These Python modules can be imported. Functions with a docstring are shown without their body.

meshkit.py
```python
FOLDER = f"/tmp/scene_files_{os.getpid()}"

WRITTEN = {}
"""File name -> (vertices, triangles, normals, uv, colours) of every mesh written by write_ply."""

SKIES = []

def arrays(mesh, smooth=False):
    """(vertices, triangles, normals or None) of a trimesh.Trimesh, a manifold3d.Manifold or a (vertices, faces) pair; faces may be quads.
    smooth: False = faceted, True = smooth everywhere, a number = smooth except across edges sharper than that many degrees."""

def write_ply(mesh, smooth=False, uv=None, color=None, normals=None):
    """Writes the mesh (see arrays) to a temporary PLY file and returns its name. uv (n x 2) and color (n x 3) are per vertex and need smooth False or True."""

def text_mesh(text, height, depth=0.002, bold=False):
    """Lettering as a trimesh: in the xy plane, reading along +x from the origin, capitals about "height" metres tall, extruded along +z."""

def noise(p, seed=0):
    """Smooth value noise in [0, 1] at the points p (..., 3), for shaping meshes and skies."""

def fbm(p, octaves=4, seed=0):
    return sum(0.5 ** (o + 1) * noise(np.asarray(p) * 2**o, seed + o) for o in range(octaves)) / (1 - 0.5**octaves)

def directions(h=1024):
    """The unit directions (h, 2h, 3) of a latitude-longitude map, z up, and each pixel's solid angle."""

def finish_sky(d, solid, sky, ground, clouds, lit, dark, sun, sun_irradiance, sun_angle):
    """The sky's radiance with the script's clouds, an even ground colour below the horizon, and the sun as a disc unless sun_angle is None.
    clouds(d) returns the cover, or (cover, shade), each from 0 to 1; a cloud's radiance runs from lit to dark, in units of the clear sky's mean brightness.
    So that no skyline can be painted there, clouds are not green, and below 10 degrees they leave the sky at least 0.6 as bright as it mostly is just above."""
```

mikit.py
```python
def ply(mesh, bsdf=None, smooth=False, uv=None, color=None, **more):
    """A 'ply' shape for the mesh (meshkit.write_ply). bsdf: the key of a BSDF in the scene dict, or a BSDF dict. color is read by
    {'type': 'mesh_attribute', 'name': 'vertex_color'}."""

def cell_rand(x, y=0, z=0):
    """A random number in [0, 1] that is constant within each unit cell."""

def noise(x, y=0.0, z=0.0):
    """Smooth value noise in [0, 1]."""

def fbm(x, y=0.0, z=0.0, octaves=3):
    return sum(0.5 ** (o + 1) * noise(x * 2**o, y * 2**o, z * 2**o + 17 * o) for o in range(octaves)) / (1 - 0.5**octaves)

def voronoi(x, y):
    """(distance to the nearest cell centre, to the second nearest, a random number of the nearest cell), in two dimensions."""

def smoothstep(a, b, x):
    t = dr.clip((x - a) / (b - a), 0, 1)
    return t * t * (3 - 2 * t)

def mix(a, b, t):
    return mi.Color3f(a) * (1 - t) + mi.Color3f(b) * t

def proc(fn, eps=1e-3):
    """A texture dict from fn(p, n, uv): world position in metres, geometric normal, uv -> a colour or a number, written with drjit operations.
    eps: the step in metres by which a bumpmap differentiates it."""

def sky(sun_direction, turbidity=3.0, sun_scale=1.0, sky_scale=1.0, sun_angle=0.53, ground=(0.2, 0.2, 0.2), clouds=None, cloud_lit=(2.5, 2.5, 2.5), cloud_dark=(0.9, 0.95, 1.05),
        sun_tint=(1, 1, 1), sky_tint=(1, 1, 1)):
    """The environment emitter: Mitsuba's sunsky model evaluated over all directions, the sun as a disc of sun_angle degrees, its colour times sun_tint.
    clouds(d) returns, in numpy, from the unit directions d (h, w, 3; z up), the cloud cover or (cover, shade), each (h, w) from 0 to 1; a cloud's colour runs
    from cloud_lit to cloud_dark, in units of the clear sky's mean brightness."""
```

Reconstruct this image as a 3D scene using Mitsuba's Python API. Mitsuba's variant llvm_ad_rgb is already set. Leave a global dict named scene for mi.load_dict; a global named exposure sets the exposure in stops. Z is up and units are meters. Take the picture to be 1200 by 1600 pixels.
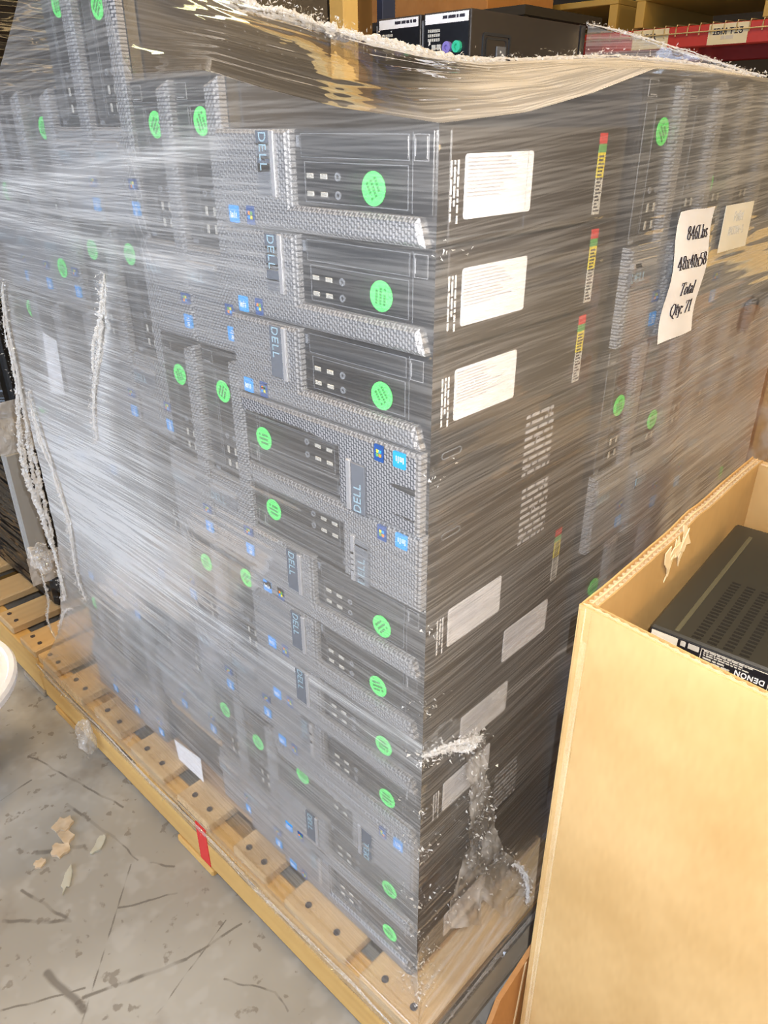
import math, random
import numpy as np, trimesh, drjit as dr, mitsuba as mi, mikit
import meshkit
from shapely.geometry import Polygon, MultiPoint, box as sbox
from shapely.ops import unary_union
from shapely import affinity

T = mi.ScalarTransform4f
rng = np.random.default_rng(7)
random.seed(7)
scene, labels = {}, {}

# ---------------------------------------------------------------- camera, lights, exposure
CAM = np.array([-0.5078, -0.4249, 1.2516])
PIT, YAW, ROLL = math.radians(27.441), math.radians(43.796), math.radians(0.237)
fw = np.array([math.cos(YAW) * math.cos(PIT), math.sin(YAW) * math.cos(PIT), -math.sin(PIT)])
rt = np.array([math.sin(YAW), -math.cos(YAW), 0])
up = -(-math.sin(ROLL) * rt + math.cos(ROLL) * np.cross(fw, rt))
scene['camera'] = {'type': 'perspective', 'fov': 54.656, 'fov_axis': 'x', 'near_clip': 0.02, 'far_clip': 60.0,
                   'to_world': T().look_at(CAM.tolist(), (CAM + fw).tolist(), up.tolist())}
exposure = 0.35
# the camera's flash
scene['flash'] = {'type': 'point', 'position': (CAM + 0.05 * up + 0.03 * rt).tolist(), 'intensity': {'type': 'rgb', 'value': [2.7, 2.63, 2.55]}}
WARM, COOL = [7.8, 5.3, 2.5], [2.95, 3.8, 5.1]
LAMPS = [(-1.6, -1.6), (2.9, -3.6), (1.5, 1.5), (-1.6, 3.4), (0.35, 0.55)]   # warehouse ceiling lamps


def ref(k):
    return {'type': 'ref', 'id': k}


def rgb(c):
    return {'type': 'rgb', 'value': list(map(float, c))}


# ---------------------------------------------------------------- materials
def pr(key, c, rough=0.5, metal=0.0, spec=0.5, bump=None, bscale=0.001, coat=0.0):
    base = c if isinstance(c, dict) else rgb(c)
    b = {'type': 'principled', 'base_color': base, 'roughness': rough, 'metallic': metal, 'specular': spec}
    if coat:
        b['clearcoat'] = coat
        b['clearcoat_gloss'] = 0.9
    if bump is not None:
        b = {'type': 'bumpmap', 'arbitrary': bump, 'scale': bscale, 'bsdf': b}
    scene[key] = {'type': 'twosided', 'bsdf': b}


N, F, SS, MIX = mikit.noise, mikit.fbm, mikit.smoothstep, mikit.mix
pr('m_case', [0.033, 0.027, 0.025], 0.38)
pr('m_panel', [0.013, 0.014, 0.018], 0.28)
pr('m_plate', [0.03, 0.032, 0.037], 0.3)
pr('m_line', [0.17, 0.18, 0.2], 0.35)
pr('m_side', [0.02, 0.02, 0.024], 0.22)
pr('m_silver', [0.36, 0.36, 0.37], 0.4, 0.3)
pr('m_logo', [0.13, 0.14, 0.16], 0.32)
pr('m_cyan', [0.26, 0.36, 0.42], 0.4)
pr('m_usb', [0.6, 0.58, 0.52], 0.3, 0.4)
pr('m_hole', [0.006, 0.006, 0.006], 0.7)
pr('m_green', [0.10, 0.85, 0.16], 0.55)
pr('m_green_ink', [0.02, 0.22, 0.04], 0.7)
pr('m_blue', [0.03, 0.30, 0.75], 0.4)
pr('m_navy', [0.02, 0.07, 0.24], 0.4)
pr('m_white', [0.82, 0.81, 0.82], 0.6)
pr('m_whiteink', [0.75, 0.75, 0.76], 0.6)
pr('m_greyink', [0.42, 0.42, 0.45], 0.7)
pr('m_ink', [0.02, 0.018, 0.03], 0.6)
pr('m_paleink', [0.5, 0.49, 0.45], 0.7)
pr('m_red', [0.6, 0.03, 0.03], 0.5)
pr('m_yellow', [0.72, 0.6, 0.05], 0.5)
pr('m_orange', [0.85, 0.25, 0.04], 0.5)
pr('m_leaf', [0.12, 0.35, 0.1], 0.5)
pr('m_greylabel', [0.5, 0.49, 0.45], 0.55)
pr('m_purple', [0.22, 0.18, 0.5], 0.4)
pr('m_teal', [0.04, 0.5, 0.3], 0.4)
pr('m_paper', mikit.proc(lambda p, n, uv: MIX([0.80, 0.79, 0.80], [0.7, 0.7, 0.72], N(p.x * 30, p.y * 30, p.z * 14))), 0.7)
pr('m_tagpaper', mikit.proc(lambda p, n, uv: MIX([0.6, 0.57, 0.47], [0.7, 0.68, 0.6], N(p.x * 30, p.y * 30, p.z * 25))), 0.6)
pr('m_steel', [0.35, 0.35, 0.35], 0.35, 0.7)


def mesh_tex(p, n, uv):
    # woven vent mesh: staggered upright dashes
    x, y = uv.x / 0.0036, uv.y / 0.0058
    col = dr.floor(x)
    y2 = y + 0.5 * (col - 2 * dr.floor(col / 2))
    fx, fy = x - col - 0.5, y2 - dr.floor(y2) - 0.5
    d = SS(0.42, 0.25, dr.abs(fx + 0.25 * fy)) * SS(0.46, 0.3, dr.abs(fy))
    return MIX([0.085, 0.088, 0.098], [0.31, 0.31, 0.32], d)


pr('m_mesh', mikit.proc(mesh_tex), 0.4, 0.15)


def wood_fn(a, b, ax):
    def fn(p, n, uv):
        l, q = (p.y, p.x) if ax == 'y' else (p.x, p.y)
        g = N(l * 4, q * 90, p.z * 90)
        g2 = F(l * 1.5, q * 25, p.z * 25)
        st = SS(0.62, 0.8, F(p.x * 9, p.y * 9, p.z * 20))
        c = MIX(a, b, 0.5 * g + 0.5 * g2)
        return MIX(c, [0.2, 0.13, 0.07], 0.45 * st)
    return mikit.proc(fn)


pr('m_wood_y', wood_fn([0.62, 0.40, 0.13], [0.44, 0.25, 0.08], 'y'), 0.65)
pr('m_wood_x', wood_fn([0.58, 0.42, 0.22], [0.42, 0.28, 0.14], 'x'), 0.65)
pr('m_wood_grey', wood_fn([0.36, 0.31, 0.24], [0.2, 0.17, 0.13], 'x'), 0.75)


def card_fn(a, b):
    def fn(p, n, uv):
        m = F(p.x * 9, p.y * 9, p.z * 7, octaves=4)
        f = N(p.x * 240, p.y * 240, p.z * 60) * 0.25
        return MIX(a, b, SS(0.25, 0.8, m) * 0.8 + f)
    return mikit.proc(fn)


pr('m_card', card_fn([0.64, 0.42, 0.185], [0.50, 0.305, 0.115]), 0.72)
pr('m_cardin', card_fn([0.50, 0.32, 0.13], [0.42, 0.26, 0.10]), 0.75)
pr('m_flute', card_fn([0.72, 0.56, 0.34], [0.6, 0.44, 0.25]), 0.85)
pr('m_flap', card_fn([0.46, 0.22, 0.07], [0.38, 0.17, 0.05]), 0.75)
pr('m_torn', card_fn([0.78, 0.66, 0.44], [0.62, 0.47, 0.26]), 0.9)
pr('m_slip', card_fn([0.36, 0.22, 0.11], [0.42, 0.27, 0.14]), 0.7)
pr('m_receiver', [0.035, 0.034, 0.028], 0.33)
pr('m_ridge', [0.09, 0.088, 0.06], 0.3)
pr('m_tan', card_fn([0.86, 0.68, 0.32], [0.8, 0.62, 0.28]), 0.6)
pr('m_tandark', [0.28, 0.17, 0.07], 0.6)
pr('m_bluesteel', [0.03, 0.05, 0.14], 0.5)
pr('m_rackred', [0.42, 0.035, 0.03], 0.5)
pr('m_racklabel', [0.62, 0.58, 0.42], 0.6)
pr('m_wire', [0.5, 0.42, 0.25], 0.4, 0.5)
pr('m_ywood', [0.42, 0.29, 0.08], 0.6)
pr('m_dark', [0.03, 0.028, 0.026], 0.6)
pr('m_darkfilm', [0.018, 0.017, 0.016], 0.14, bump=mikit.proc(lambda p, n, uv: F(p.x * 5 + p.y * 5, p.z * 40)), bscale=0.02)
pr('m_greypost', [0.3, 0.3, 0.29], 0.5)
pr('m_wall', [0.10, 0.085, 0.07], 0.9)
pr('m_ceiling', [0.3, 0.28, 0.25], 0.9)
pr('m_lampbody', [0.6, 0.6, 0.6], 0.5)
pr('m_debris', mikit.proc(lambda p, n, uv: MIX([0.62, 0.5, 0.36], [0.42, 0.33, 0.22], F(p.x * 70, p.y * 70))), 0.9)
pr('m_debrisgrey', [0.42, 0.42, 0.36], 0.8)
pr('m_debrisdark', [0.06, 0.05, 0.05], 0.9)

# floor marks: scratches as (x0, y0, x1, y1, half width)
SCR = [(-0.173, 1.005, -0.10, 0.72, .0022), (-0.178, 0.81, -0.15, 0.665, .0032), (-0.15, 0.665, -0.143, 0.585, .0018), (-0.374, 0.645, -0.291, 0.559, .003),
       (-0.36, 0.50, -0.345, 0.40, .006), (-0.338, 0.417, -0.188, 0.351, .0032), (-0.188, 0.351, -0.085, 0.335, .0022), (-0.40, 0.34, -0.157, 0.586, .0016),
       (-0.324, 0.683, -0.291, 0.56, .003), (-0.162, 0.277, -0.117, 0.2, .0016), (-0.117, 0.2, -0.122, 0.162, .0018), (-0.22, 0.52, -0.13, 0.47, .002),
       (-0.13, 0.56, -0.105, 0.52, .002), (-0.27, 0.74, -0.20, 0.69, .005), (-0.5, 0.9, -0.2, 0.93, .002), (-0.3, 0.3, -0.1, 0.36, .0014), (-0.6, 0.6, -0.33, 0.43, .002)]


def floor_fn(p, n, uv):
    x, y = p.x, p.y
    m = F(x * 3.5, y * 3.5, octaves=4)
    f = F(x * 28, y * 28, octaves=3)
    c = MIX([0.37, 0.37, 0.35], [0.27, 0.262, 0.24], SS(0.3, 0.75, m))
    c = MIX(c, [0.42, 0.425, 0.42], 0.3 * SS(0.5, 0.75, f))
    c = MIX(c, [0.17, 0.145, 0.12], 0.5 * SS(0.58, 0.85, F(x * 11 + 5, y * 11, octaves=5)))
    c = MIX(c, [0.15, 0.13, 0.11], 0.6 * SS(0.70, 0.80, F(x * 55, y * 55, octaves=4)))
    wob = 0.004 * (N(x * 40, y * 40) - 0.5)
    s = mi.Float(0)
    for x0, y0, x1, y1, w in SCR:
        dx, dy = x1 - x0, y1 - y0
        L2 = dx * dx + dy * dy
        t = dr.clip(((x - x0) * dx + (y - y0) * dy) / L2, 0, 1)
        d = dr.sqrt(dr.square(x - x0 - t * dx + wob) + dr.square(y - y0 - t * dy + wob))
        s = dr.maximum(s, SS(1.5 * w, 0.4 * w, d))
    s *= 0.35 + 0.65 * SS(0.3, 0.6, N(x * 45, y * 45))
    c = MIX(c, [0.11, 0.10, 0.09], 0.75 * s)
    return c


pr('m_floor', mikit.proc(floor_fn), 0.6)


# stretch film: clear sheet with a milky streaked haze where it is stretched and lies several layers thick
def haze(key, rough, c=(0.87, 0.86, 0.84)):
    return {'type': 'principledthin', 'base_color': rgb(c), 'roughness': rough, 'diff_trans': 0.55, 'eta': 1.5}


def streaks(u, t):
    # several wound layers, each with fine stretch lines at a slightly different slope
    a = N(u * 5.0, (t + 0.010 * u) * 520)
    b = N(u * 9.0 + 9, (t - 0.035 * u) * 800 + 3)
    c = N(u * 14.0 + 4, (t + 0.055 * u) * 640 + 11)
    d = N(u * 3.5 + 2, (t - 0.012 * u) * 170)
    e = N(u * 2.2 + 7, t * 34)
    return SS(0.34, 0.78, 0.26 * a + 0.24 * b + 0.20 * c + 0.18 * d + 0.12 * e)


def G(u, v, u0, v0, su, sv):
    return dr.exp(-dr.square((u - u0) / su) - dr.square((v - v0) / sv))


def seg(u, v, u0, v0, u1, v1, w):
    dx, dy = u1 - u0, v1 - v0
    t = dr.clip(((u - u0) * dx + (v - v0) * dy) / (dx * dx + dy * dy), 0, 1)
    return dr.exp(-dr.square((v - v0 - t * dy) / w) - dr.square((u - u0 - t * dx) / max(w, 0.03)))


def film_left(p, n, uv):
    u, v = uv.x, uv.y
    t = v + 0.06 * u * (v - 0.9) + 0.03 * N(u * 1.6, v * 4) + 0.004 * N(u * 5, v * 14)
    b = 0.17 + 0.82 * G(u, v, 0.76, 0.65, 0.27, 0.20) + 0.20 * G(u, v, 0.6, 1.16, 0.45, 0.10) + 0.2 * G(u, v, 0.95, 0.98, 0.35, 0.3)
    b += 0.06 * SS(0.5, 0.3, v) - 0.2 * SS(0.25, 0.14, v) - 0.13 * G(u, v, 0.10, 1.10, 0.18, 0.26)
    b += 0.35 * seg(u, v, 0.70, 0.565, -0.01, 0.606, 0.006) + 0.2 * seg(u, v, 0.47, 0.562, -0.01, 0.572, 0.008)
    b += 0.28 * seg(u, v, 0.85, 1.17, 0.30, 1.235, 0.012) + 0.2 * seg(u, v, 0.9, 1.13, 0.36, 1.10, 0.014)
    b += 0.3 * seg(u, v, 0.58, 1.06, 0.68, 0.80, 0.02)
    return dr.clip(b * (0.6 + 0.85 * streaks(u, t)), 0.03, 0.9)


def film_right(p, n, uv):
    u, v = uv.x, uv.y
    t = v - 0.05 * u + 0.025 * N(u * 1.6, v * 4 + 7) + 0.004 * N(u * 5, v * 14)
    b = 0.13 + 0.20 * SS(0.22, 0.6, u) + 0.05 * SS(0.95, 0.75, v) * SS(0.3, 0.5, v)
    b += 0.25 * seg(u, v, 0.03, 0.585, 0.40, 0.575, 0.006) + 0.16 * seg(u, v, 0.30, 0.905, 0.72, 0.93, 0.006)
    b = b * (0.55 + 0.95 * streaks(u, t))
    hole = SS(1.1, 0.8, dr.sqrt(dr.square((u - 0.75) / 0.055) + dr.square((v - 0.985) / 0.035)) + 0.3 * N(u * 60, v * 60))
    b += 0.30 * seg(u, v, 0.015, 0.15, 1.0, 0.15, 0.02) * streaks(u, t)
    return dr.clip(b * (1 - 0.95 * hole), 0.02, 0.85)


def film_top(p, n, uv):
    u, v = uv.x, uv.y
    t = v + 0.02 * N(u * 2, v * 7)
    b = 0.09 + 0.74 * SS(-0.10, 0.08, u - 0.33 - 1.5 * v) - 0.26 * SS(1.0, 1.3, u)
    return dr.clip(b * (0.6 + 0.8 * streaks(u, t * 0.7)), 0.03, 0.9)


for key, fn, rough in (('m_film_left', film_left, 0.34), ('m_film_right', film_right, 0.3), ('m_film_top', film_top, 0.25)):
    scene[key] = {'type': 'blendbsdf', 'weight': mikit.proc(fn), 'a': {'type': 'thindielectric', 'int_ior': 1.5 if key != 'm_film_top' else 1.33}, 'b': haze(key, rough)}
scene['m_film_bunch'] = {'type': 'blendbsdf', 'weight': 0.65, 'a': {'type': 'thindielectric', 'int_ior': 1.5}, 'b': haze('b', 0.12)}
scene['m_film_clear'] = {'type': 'blendbsdf', 'weight': mikit.proc(lambda p, n, uv: 0.08 + 0.3 * streaks(p.x + p.y, p.z)), 'a': {'type': 'thindielectric', 'int_ior': 1.5}, 'b': haze('c', 0.2)}
scene['m_film_torn'] = {'type': 'blendbsdf', 'weight': mikit.proc(lambda p, n, uv: 0.10 + 0.42 * SS(0.4, 0.75, F(p.x * 40, p.y * 40, p.z * 18))), 'a': {'type': 'thindielectric', 'int_ior': 1.5}, 'b': haze('d', 0.14)}


# ---------------------------------------------------------------- helpers
counts = {}


def thing(name, label, cat, group=None, kind=None):
    k = counts.get(name, 0)
    counts[name] = k + 1
    key = name if k == 0 else f'{name}_{k:03d}'
    labels[key] = {'label': label, 'category': cat}
    if group:
        labels[key]['group'] = group
    if kind:
        labels[key]['kind'] = kind
    return key


def part(owner, name, shape, M=None, label=None, kind=None):
    full = f'{owner}__{name}'
    k = counts.get(full, 0)
    counts[full] = k + 1
    key = full if k == 0 else f'{full}_{k:03d}'
    d = dict(shape)
    if M is not None:
        d['to_world'] = T(M)
    scene[key] = d
    if label or kind:
        labels[key] = {}
        if label:
            labels[key]['label'] = label
        if kind:
            labels[key]['kind'] = kind
    return key


def struct(name, shape, label=None, cat=None):
    scene[name] = shape
    labels[name] = {'kind': 'structure'}
    if label:
        labels[name]['label'] = label
    if cat:
        labels[name]['category'] = cat


def cat_(ms):
    return trimesh.util.concatenate(ms)


def bx(x0, x1, y0, y1, z0, z1, c=0.0):
    lo, hi = np.array([x0, y0, z0], float), np.array([x1, y1, z1], float)
    if c <= 0:
        b = trimesh.creation.box(hi - lo)
        b.apply_translation((lo + hi) / 2)
        return b
    P = []
    for sx in (0, 1):
        for sy in (0, 1):
            for sz in (0, 1):
                q = np.where([sx, sy, sz], hi, lo)
                s = np.where([sx, sy, sz], -1, 1)
                for a in range(3):
                    o = s * c
                    o[a] = 0
                    P.append(q + o)
    return trimesh.convex.convex_hull(np.array(P))


def bevel_prism(poly, z0, z1, inset):
    """Polygon extruded from z0 to z1 with a chamfered front edge."""
    a = np.array(poly.exterior.coords)[:-1]
    if Polygon(a).exterior.is_ccw is False:
        a = a[::-1]
    e = np.roll(a, -1, 0) - a
    e /= np.linalg.norm(e, axis=1, keepdims=True)
    nrm = np.stack([e[:, 1], -e[:, 0]], 1)
    prev = np.roll(nrm, 1, 0)
    m = nrm + prev
    m /= (1 + (nrm * prev).sum(1))[:, None]
    b = a - m * inset
    n = len(a)
    v = np.vstack([np.c_[a, np.full(n, z0)], np.c_[a, np.full(n, z1 - inset)], np.c_[b, np.full(n, z1)]])
    f = []
    for i in range(n):
        j = (i + 1) % n
        for o in (0, n):
            f += [[o + i, o + j, o + n + j], [o + i, o + n + j, o + n + i]]
    vv, ff = trimesh.creation.triangulate_polygon(Polygon(b), engine='earcut')
    base = len(v)
    v = np.vstack([v, np.c_[vv, np.full(len(vv), z1)]])
    f += (np.array(ff) + base).tolist()
    m = trimesh.Trimesh(v, f, process=False)
    return m


def rrect(x0, x1, y0, y1, r):
    return sbox(x0 + r, y0 + r, x1 - r, y1 - r).buffer(r, 3)


def ext(poly, z0, z1):
    gs = getattr(poly, 'geoms', [poly])
    ms = [trimesh.creation.extrude_polygon(g, z1 - z0, engine='earcut') for g in gs if g.area > 1e-9]
    m = cat_(ms)
    m.apply_translation([0, 0, z0])
    return m


def tube(pts, rad, k=6, jitter=0.0, seed=0, cap=True):
    pts = np.asarray(pts, float)
    r = np.broadcast_to(rad, len(pts)).astype(float)
    g = np.random.default_rng(seed)
    V, Fc = [], []
    tng = np.gradient(pts, axis=0)
    tng /= np.linalg.norm(tng, axis=1, keepdims=True) + 1e-12
    for i, (p, t) in enumerate(zip(pts, tng)):
        a = np.cross(t, [0.3, 0.2, 0.93] if abs(t[2]) < 0.8 else [1, 0.1, 0])
        a /= np.linalg.norm(a)
        b = np.cross(t, a)
        for j in range(k):
            q = 2 * math.pi * j / k
            rr = r[i] * (1 + jitter * (g.random() * 2 - 1))
            V.append(p + rr * (a * math.cos(q) + b * math.sin(q)))
    for i in range(len(pts) - 1):
        for j in range(k):
            a0, a1 = i * k + j, i * k + (j + 1) % k
            Fc += [[a0, a1, a1 + k], [a0, a1 + k, a0 + k]]
    if cap:
        for o in (0, (len(pts) - 1) * k):
            for j in range(1, k - 1):
                Fc.append([o, o + j, o + j + 1])
    return trimesh.Trimesh(V, Fc, process=False)


def spline(pts, n):
    from scipy.interpolate import CubicSpline
    pts = np.asarray(pts, float)
    s = np.r_[0, np.cumsum(np.linalg.norm(np.diff(pts, axis=0), axis=1))]
    return CubicSpline(s, pts)(np.linspace(0, s[-1], n))


def grid(P, U=None):
    """A sheet from points P (a, b, 3)."""
    a, b = P.shape[:2]
    i = np.arange(a * b).reshape(a, b)
    q = np.stack([i[:-1, :-1], i[1:, :-1], i[1:, 1:], i[:-1, 1:]], -1).reshape(-1, 4)
    f = np.vstack([q[:, [0, 1, 2]], q[:, [0, 2, 3]]])
    return trimesh.Trimesh(P.reshape(-1, 3), f, process=False)


def dashes(x0, x1, y0, y1, rows, fill, z, seed, h=0.5, ragged=True):
    """Rows of tiny dashes standing for print too small to read."""
    g = np.random.default_rng(seed)
    ms, dy = [], (y1 - y0) / rows
    for r in range(rows):
        yb = y1 - (r + 0.75) * dy
        x, end = x0, x0 + (x1 - x0) * (fill * (0.55 + 0.45 * g.random()) if ragged else fill)
        while x < end:
            w = dy * (0.6 + 2.2 * g.random())
            ms.append(bx(x, min(x + w, x1), yb, yb + h * dy, z, z + 0.00025))
            x += w + 0.35 * dy
    return cat_(ms)


def P(mesh, m, smooth=False, **k):
    return mikit.ply(mesh, m, smooth, **k)


# ---------------------------------------------------------------- the place: floor, walls, ceiling, lamps
struct('floor', P(bx(-6, 9, -5, 9, -0.1, 0.0), 'm_floor'), 'grey scuffed concrete warehouse floor', 'floor')
struct('ceiling', P(bx(-6, 9, -5, 9, 5.2, 5.3), 'm_ceiling'))
struct('wall_right', P(bx(9, 9.1, -5, 9, 0, 5.2), 'm_wall'))
struct('wall_back', P(bx(-6, 9, 9, 9.1, 0, 5.2), 'm_wall'))
struct('wall_left', P(bx(-6.1, -6, -5, 9, 0, 5.2), 'm_wall'))
struct('wall_front', P(bx(-6, 9, -5.1, -5, 0, 5.2), 'm_wall'))
for x, y in LAMPS:
    t = thing('ceiling_lamp', 'warm warehouse ceiling lamp above the pallets, outside the picture', 'lamp', 'warehouse ceiling lamps')
    part(t, 'housing', P(bx(x - .65, x + .65, y - .2, y + .2, 4.32, 4.42, .01), 'm_lampbody'))
    for s in (-.5, .5):
        part(t, 'hanger', P(bx(x + s - .01, x + s + .01, y - .01, y + .01, 4.42, 5.2), 'm_lampbody'))
    scene[f'{t}__tube'] = {'type': 'rectangle', 'to_world': T().translate([x, y, 4.315]).rotate([1, 0, 0], 180).scale([.6, .17, 1]),
                           'bsdf': {'type': 'diffuse'}, 'emitter': {'type': 'area', 'radiance': rgb([c * 4.7 for c in WARM])}}
# wide open dock door in the left wall, daylight outside
scene['window_1'] = {'type': 'rectangle', 'to_world': T().translate([-5.98, 0.5, 2.2]).rotate([0, 1, 0], 90).scale([1.6, 2.5, 1]),
                     'bsdf': {'type': 'diffuse', 'reflectance': rgb([0.5, 0.5, 0.5])}, 'emitter': {'type': 'area', 'radiance': rgb([c * 1.1 for c in COOL])}}
labels['window_1'] = {'kind': 'structure'}
# lamp-lit doorway in the front wall
scene['window_2'] = {'type': 'rectangle', 'to_world': T().translate([3.0, -4.98, 1.7]).rotate([1, 0, 0], -90).scale([1.5, 0.8, 1]),
                     'bsdf': {'type': 'diffuse', 'reflectance': rgb([0.5, 0.5, 0.5])}, 'emitter': {'type': 'area', 'radiance': rgb([6.5, 4.5, 2.1])}}
labels['window_2'] = {'kind': 'structure'}

# ---------------------------------------------------------------- desktop computers
W, H, D = 0.29, 0.0922, 0.316
PITCH, ZT = 0.0926, 0.14                       # layer height, top of the pallet
BEZ = 0.018                                     # bezel base thickness
LB, BH = 0.117, 0.025                           # width of the left mesh field, height of the lower mesh band


def with_uv(mesh, m, f):
    v, fc = np.array(mesh.vertices), np.array(mesh.faces)
    v2 = v[fc].reshape(-1, 3)
    return mikit.ply((v2, np.arange(len(v2)).reshape(-1, 3)), m, False, uv=f(v2))


pc = {}
pc['case'] = P(bx(0.001, W - 0.001, 0.001, H - 0.001, -D, -BEZ - .0008, .0012), 'm_case')
pc['bezel'] = P(bx(0, W, 0, H, -BEZ, 0, .002), 'm_side')
Lpoly = Polygon([(0.001, 0.001), (W - .0025, 0.001), (W - .010, BH), (LB, BH), (LB, H - .001), (0.001, H - .001)])
pc['vent_mesh'] = with_uv(bevel_prism(Lpoly, -.002, .012, .004), 'm_mesh', lambda v: v[:, :2])
pc['front_panel'] = P(bx(LB + .0005, W - .001, BH + .0005, H - .0015, -.001, .0022, .0008), 'm_panel')


def frame(x0, x1, y0, y1, z, t=.0006):
    return ext(sbox(x0, y0, x1, y1).difference(sbox(x0 + t, y0 + t, x1 - t, y1 - t)), z, z + .0006)


pc['optical_drive'] = P(bx(.127, .262, .0685, .0865, .001, .0032, .0006), 'm_plate')
pc['drive_trim'] = P(cat_([frame(.126, .263, .0675, .0875, .0022), bx(.120, .1245, .076, .086, .0022, .003)]), 'm_line')
pc['port_trim'] = P(cat_([frame(.130, .262, .029, .064, .0022), bx(.2663, .2668, BH + .002, H - .003, .0022, .0027)]), 'm_line')
pc['power_button'] = P(bx(.269, .283, .0685, .0865, .001, .0034, .0008), 'm_plate')
pc['button_trim'] = P(cat_([frame(.268, .284, .0675, .0875, .0022, .0005), bx(.2696, .2708, .071, .084, .003, .0038)]), 'm_silver')
pc['usb_port'] = P(cat_([bx(-.0066, .0066, -.0032, .0032, .0015, .0028), ]), 'm_hole')
pc['usb_tongue'] = P(bx(-.0048, .0048, -.0024, .0022, .0022, .0036, .0004), 'm_usb')
jk = trimesh.creation.annulus(.0017, .0038, .0012, sections=14)
pc['audio_jack'] = P(cat_([jk.copy().apply_translation([0, 0, .0026])]), 'm_line')
pc['logo_plate'] = P(bx(.073, .0935, .033, .0905, .010, .0145, .0008), 'm_logo')
pc['silver_strip'] = P(bx(.0938, .1010, .031, .0905, .010, .0155, .0012), 'm_silver')
tm = meshkit.text_mesh('DELL', .0105, .0006)
tm.apply_transform(trimesh.transformations.rotation_matrix(-math.pi / 2, [0, 0, 1]))
tm.apply_translation([.0785 - tm.bounds[0][0], .0885 - tm.bounds[1][1], .0145])
pc['logo'] = P(tm, 'm_cyan')
pc['chip_sticker'] = P(ext(rrect(.017, .034, .0035, .0205, .0015), .0105, .0126), 'm_blue')
t_ = cat_([bx(.0195, .0205, .008, .0145, .0126, .0129), bx(.0215, .0225, .008, .013, .0126, .0129), bx(.0235, .0245, .008, .013, .0126, .0129),
           bx(.0215, .0245, .012, .013, .0126, .0129), bx(.0262, .0272, .008, .015, .0126, .0129), bx(.029, .030, .008, .0135, .0126, .0129)])
pc['chip_print'] = P(t_, 'm_whiteink')
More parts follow.
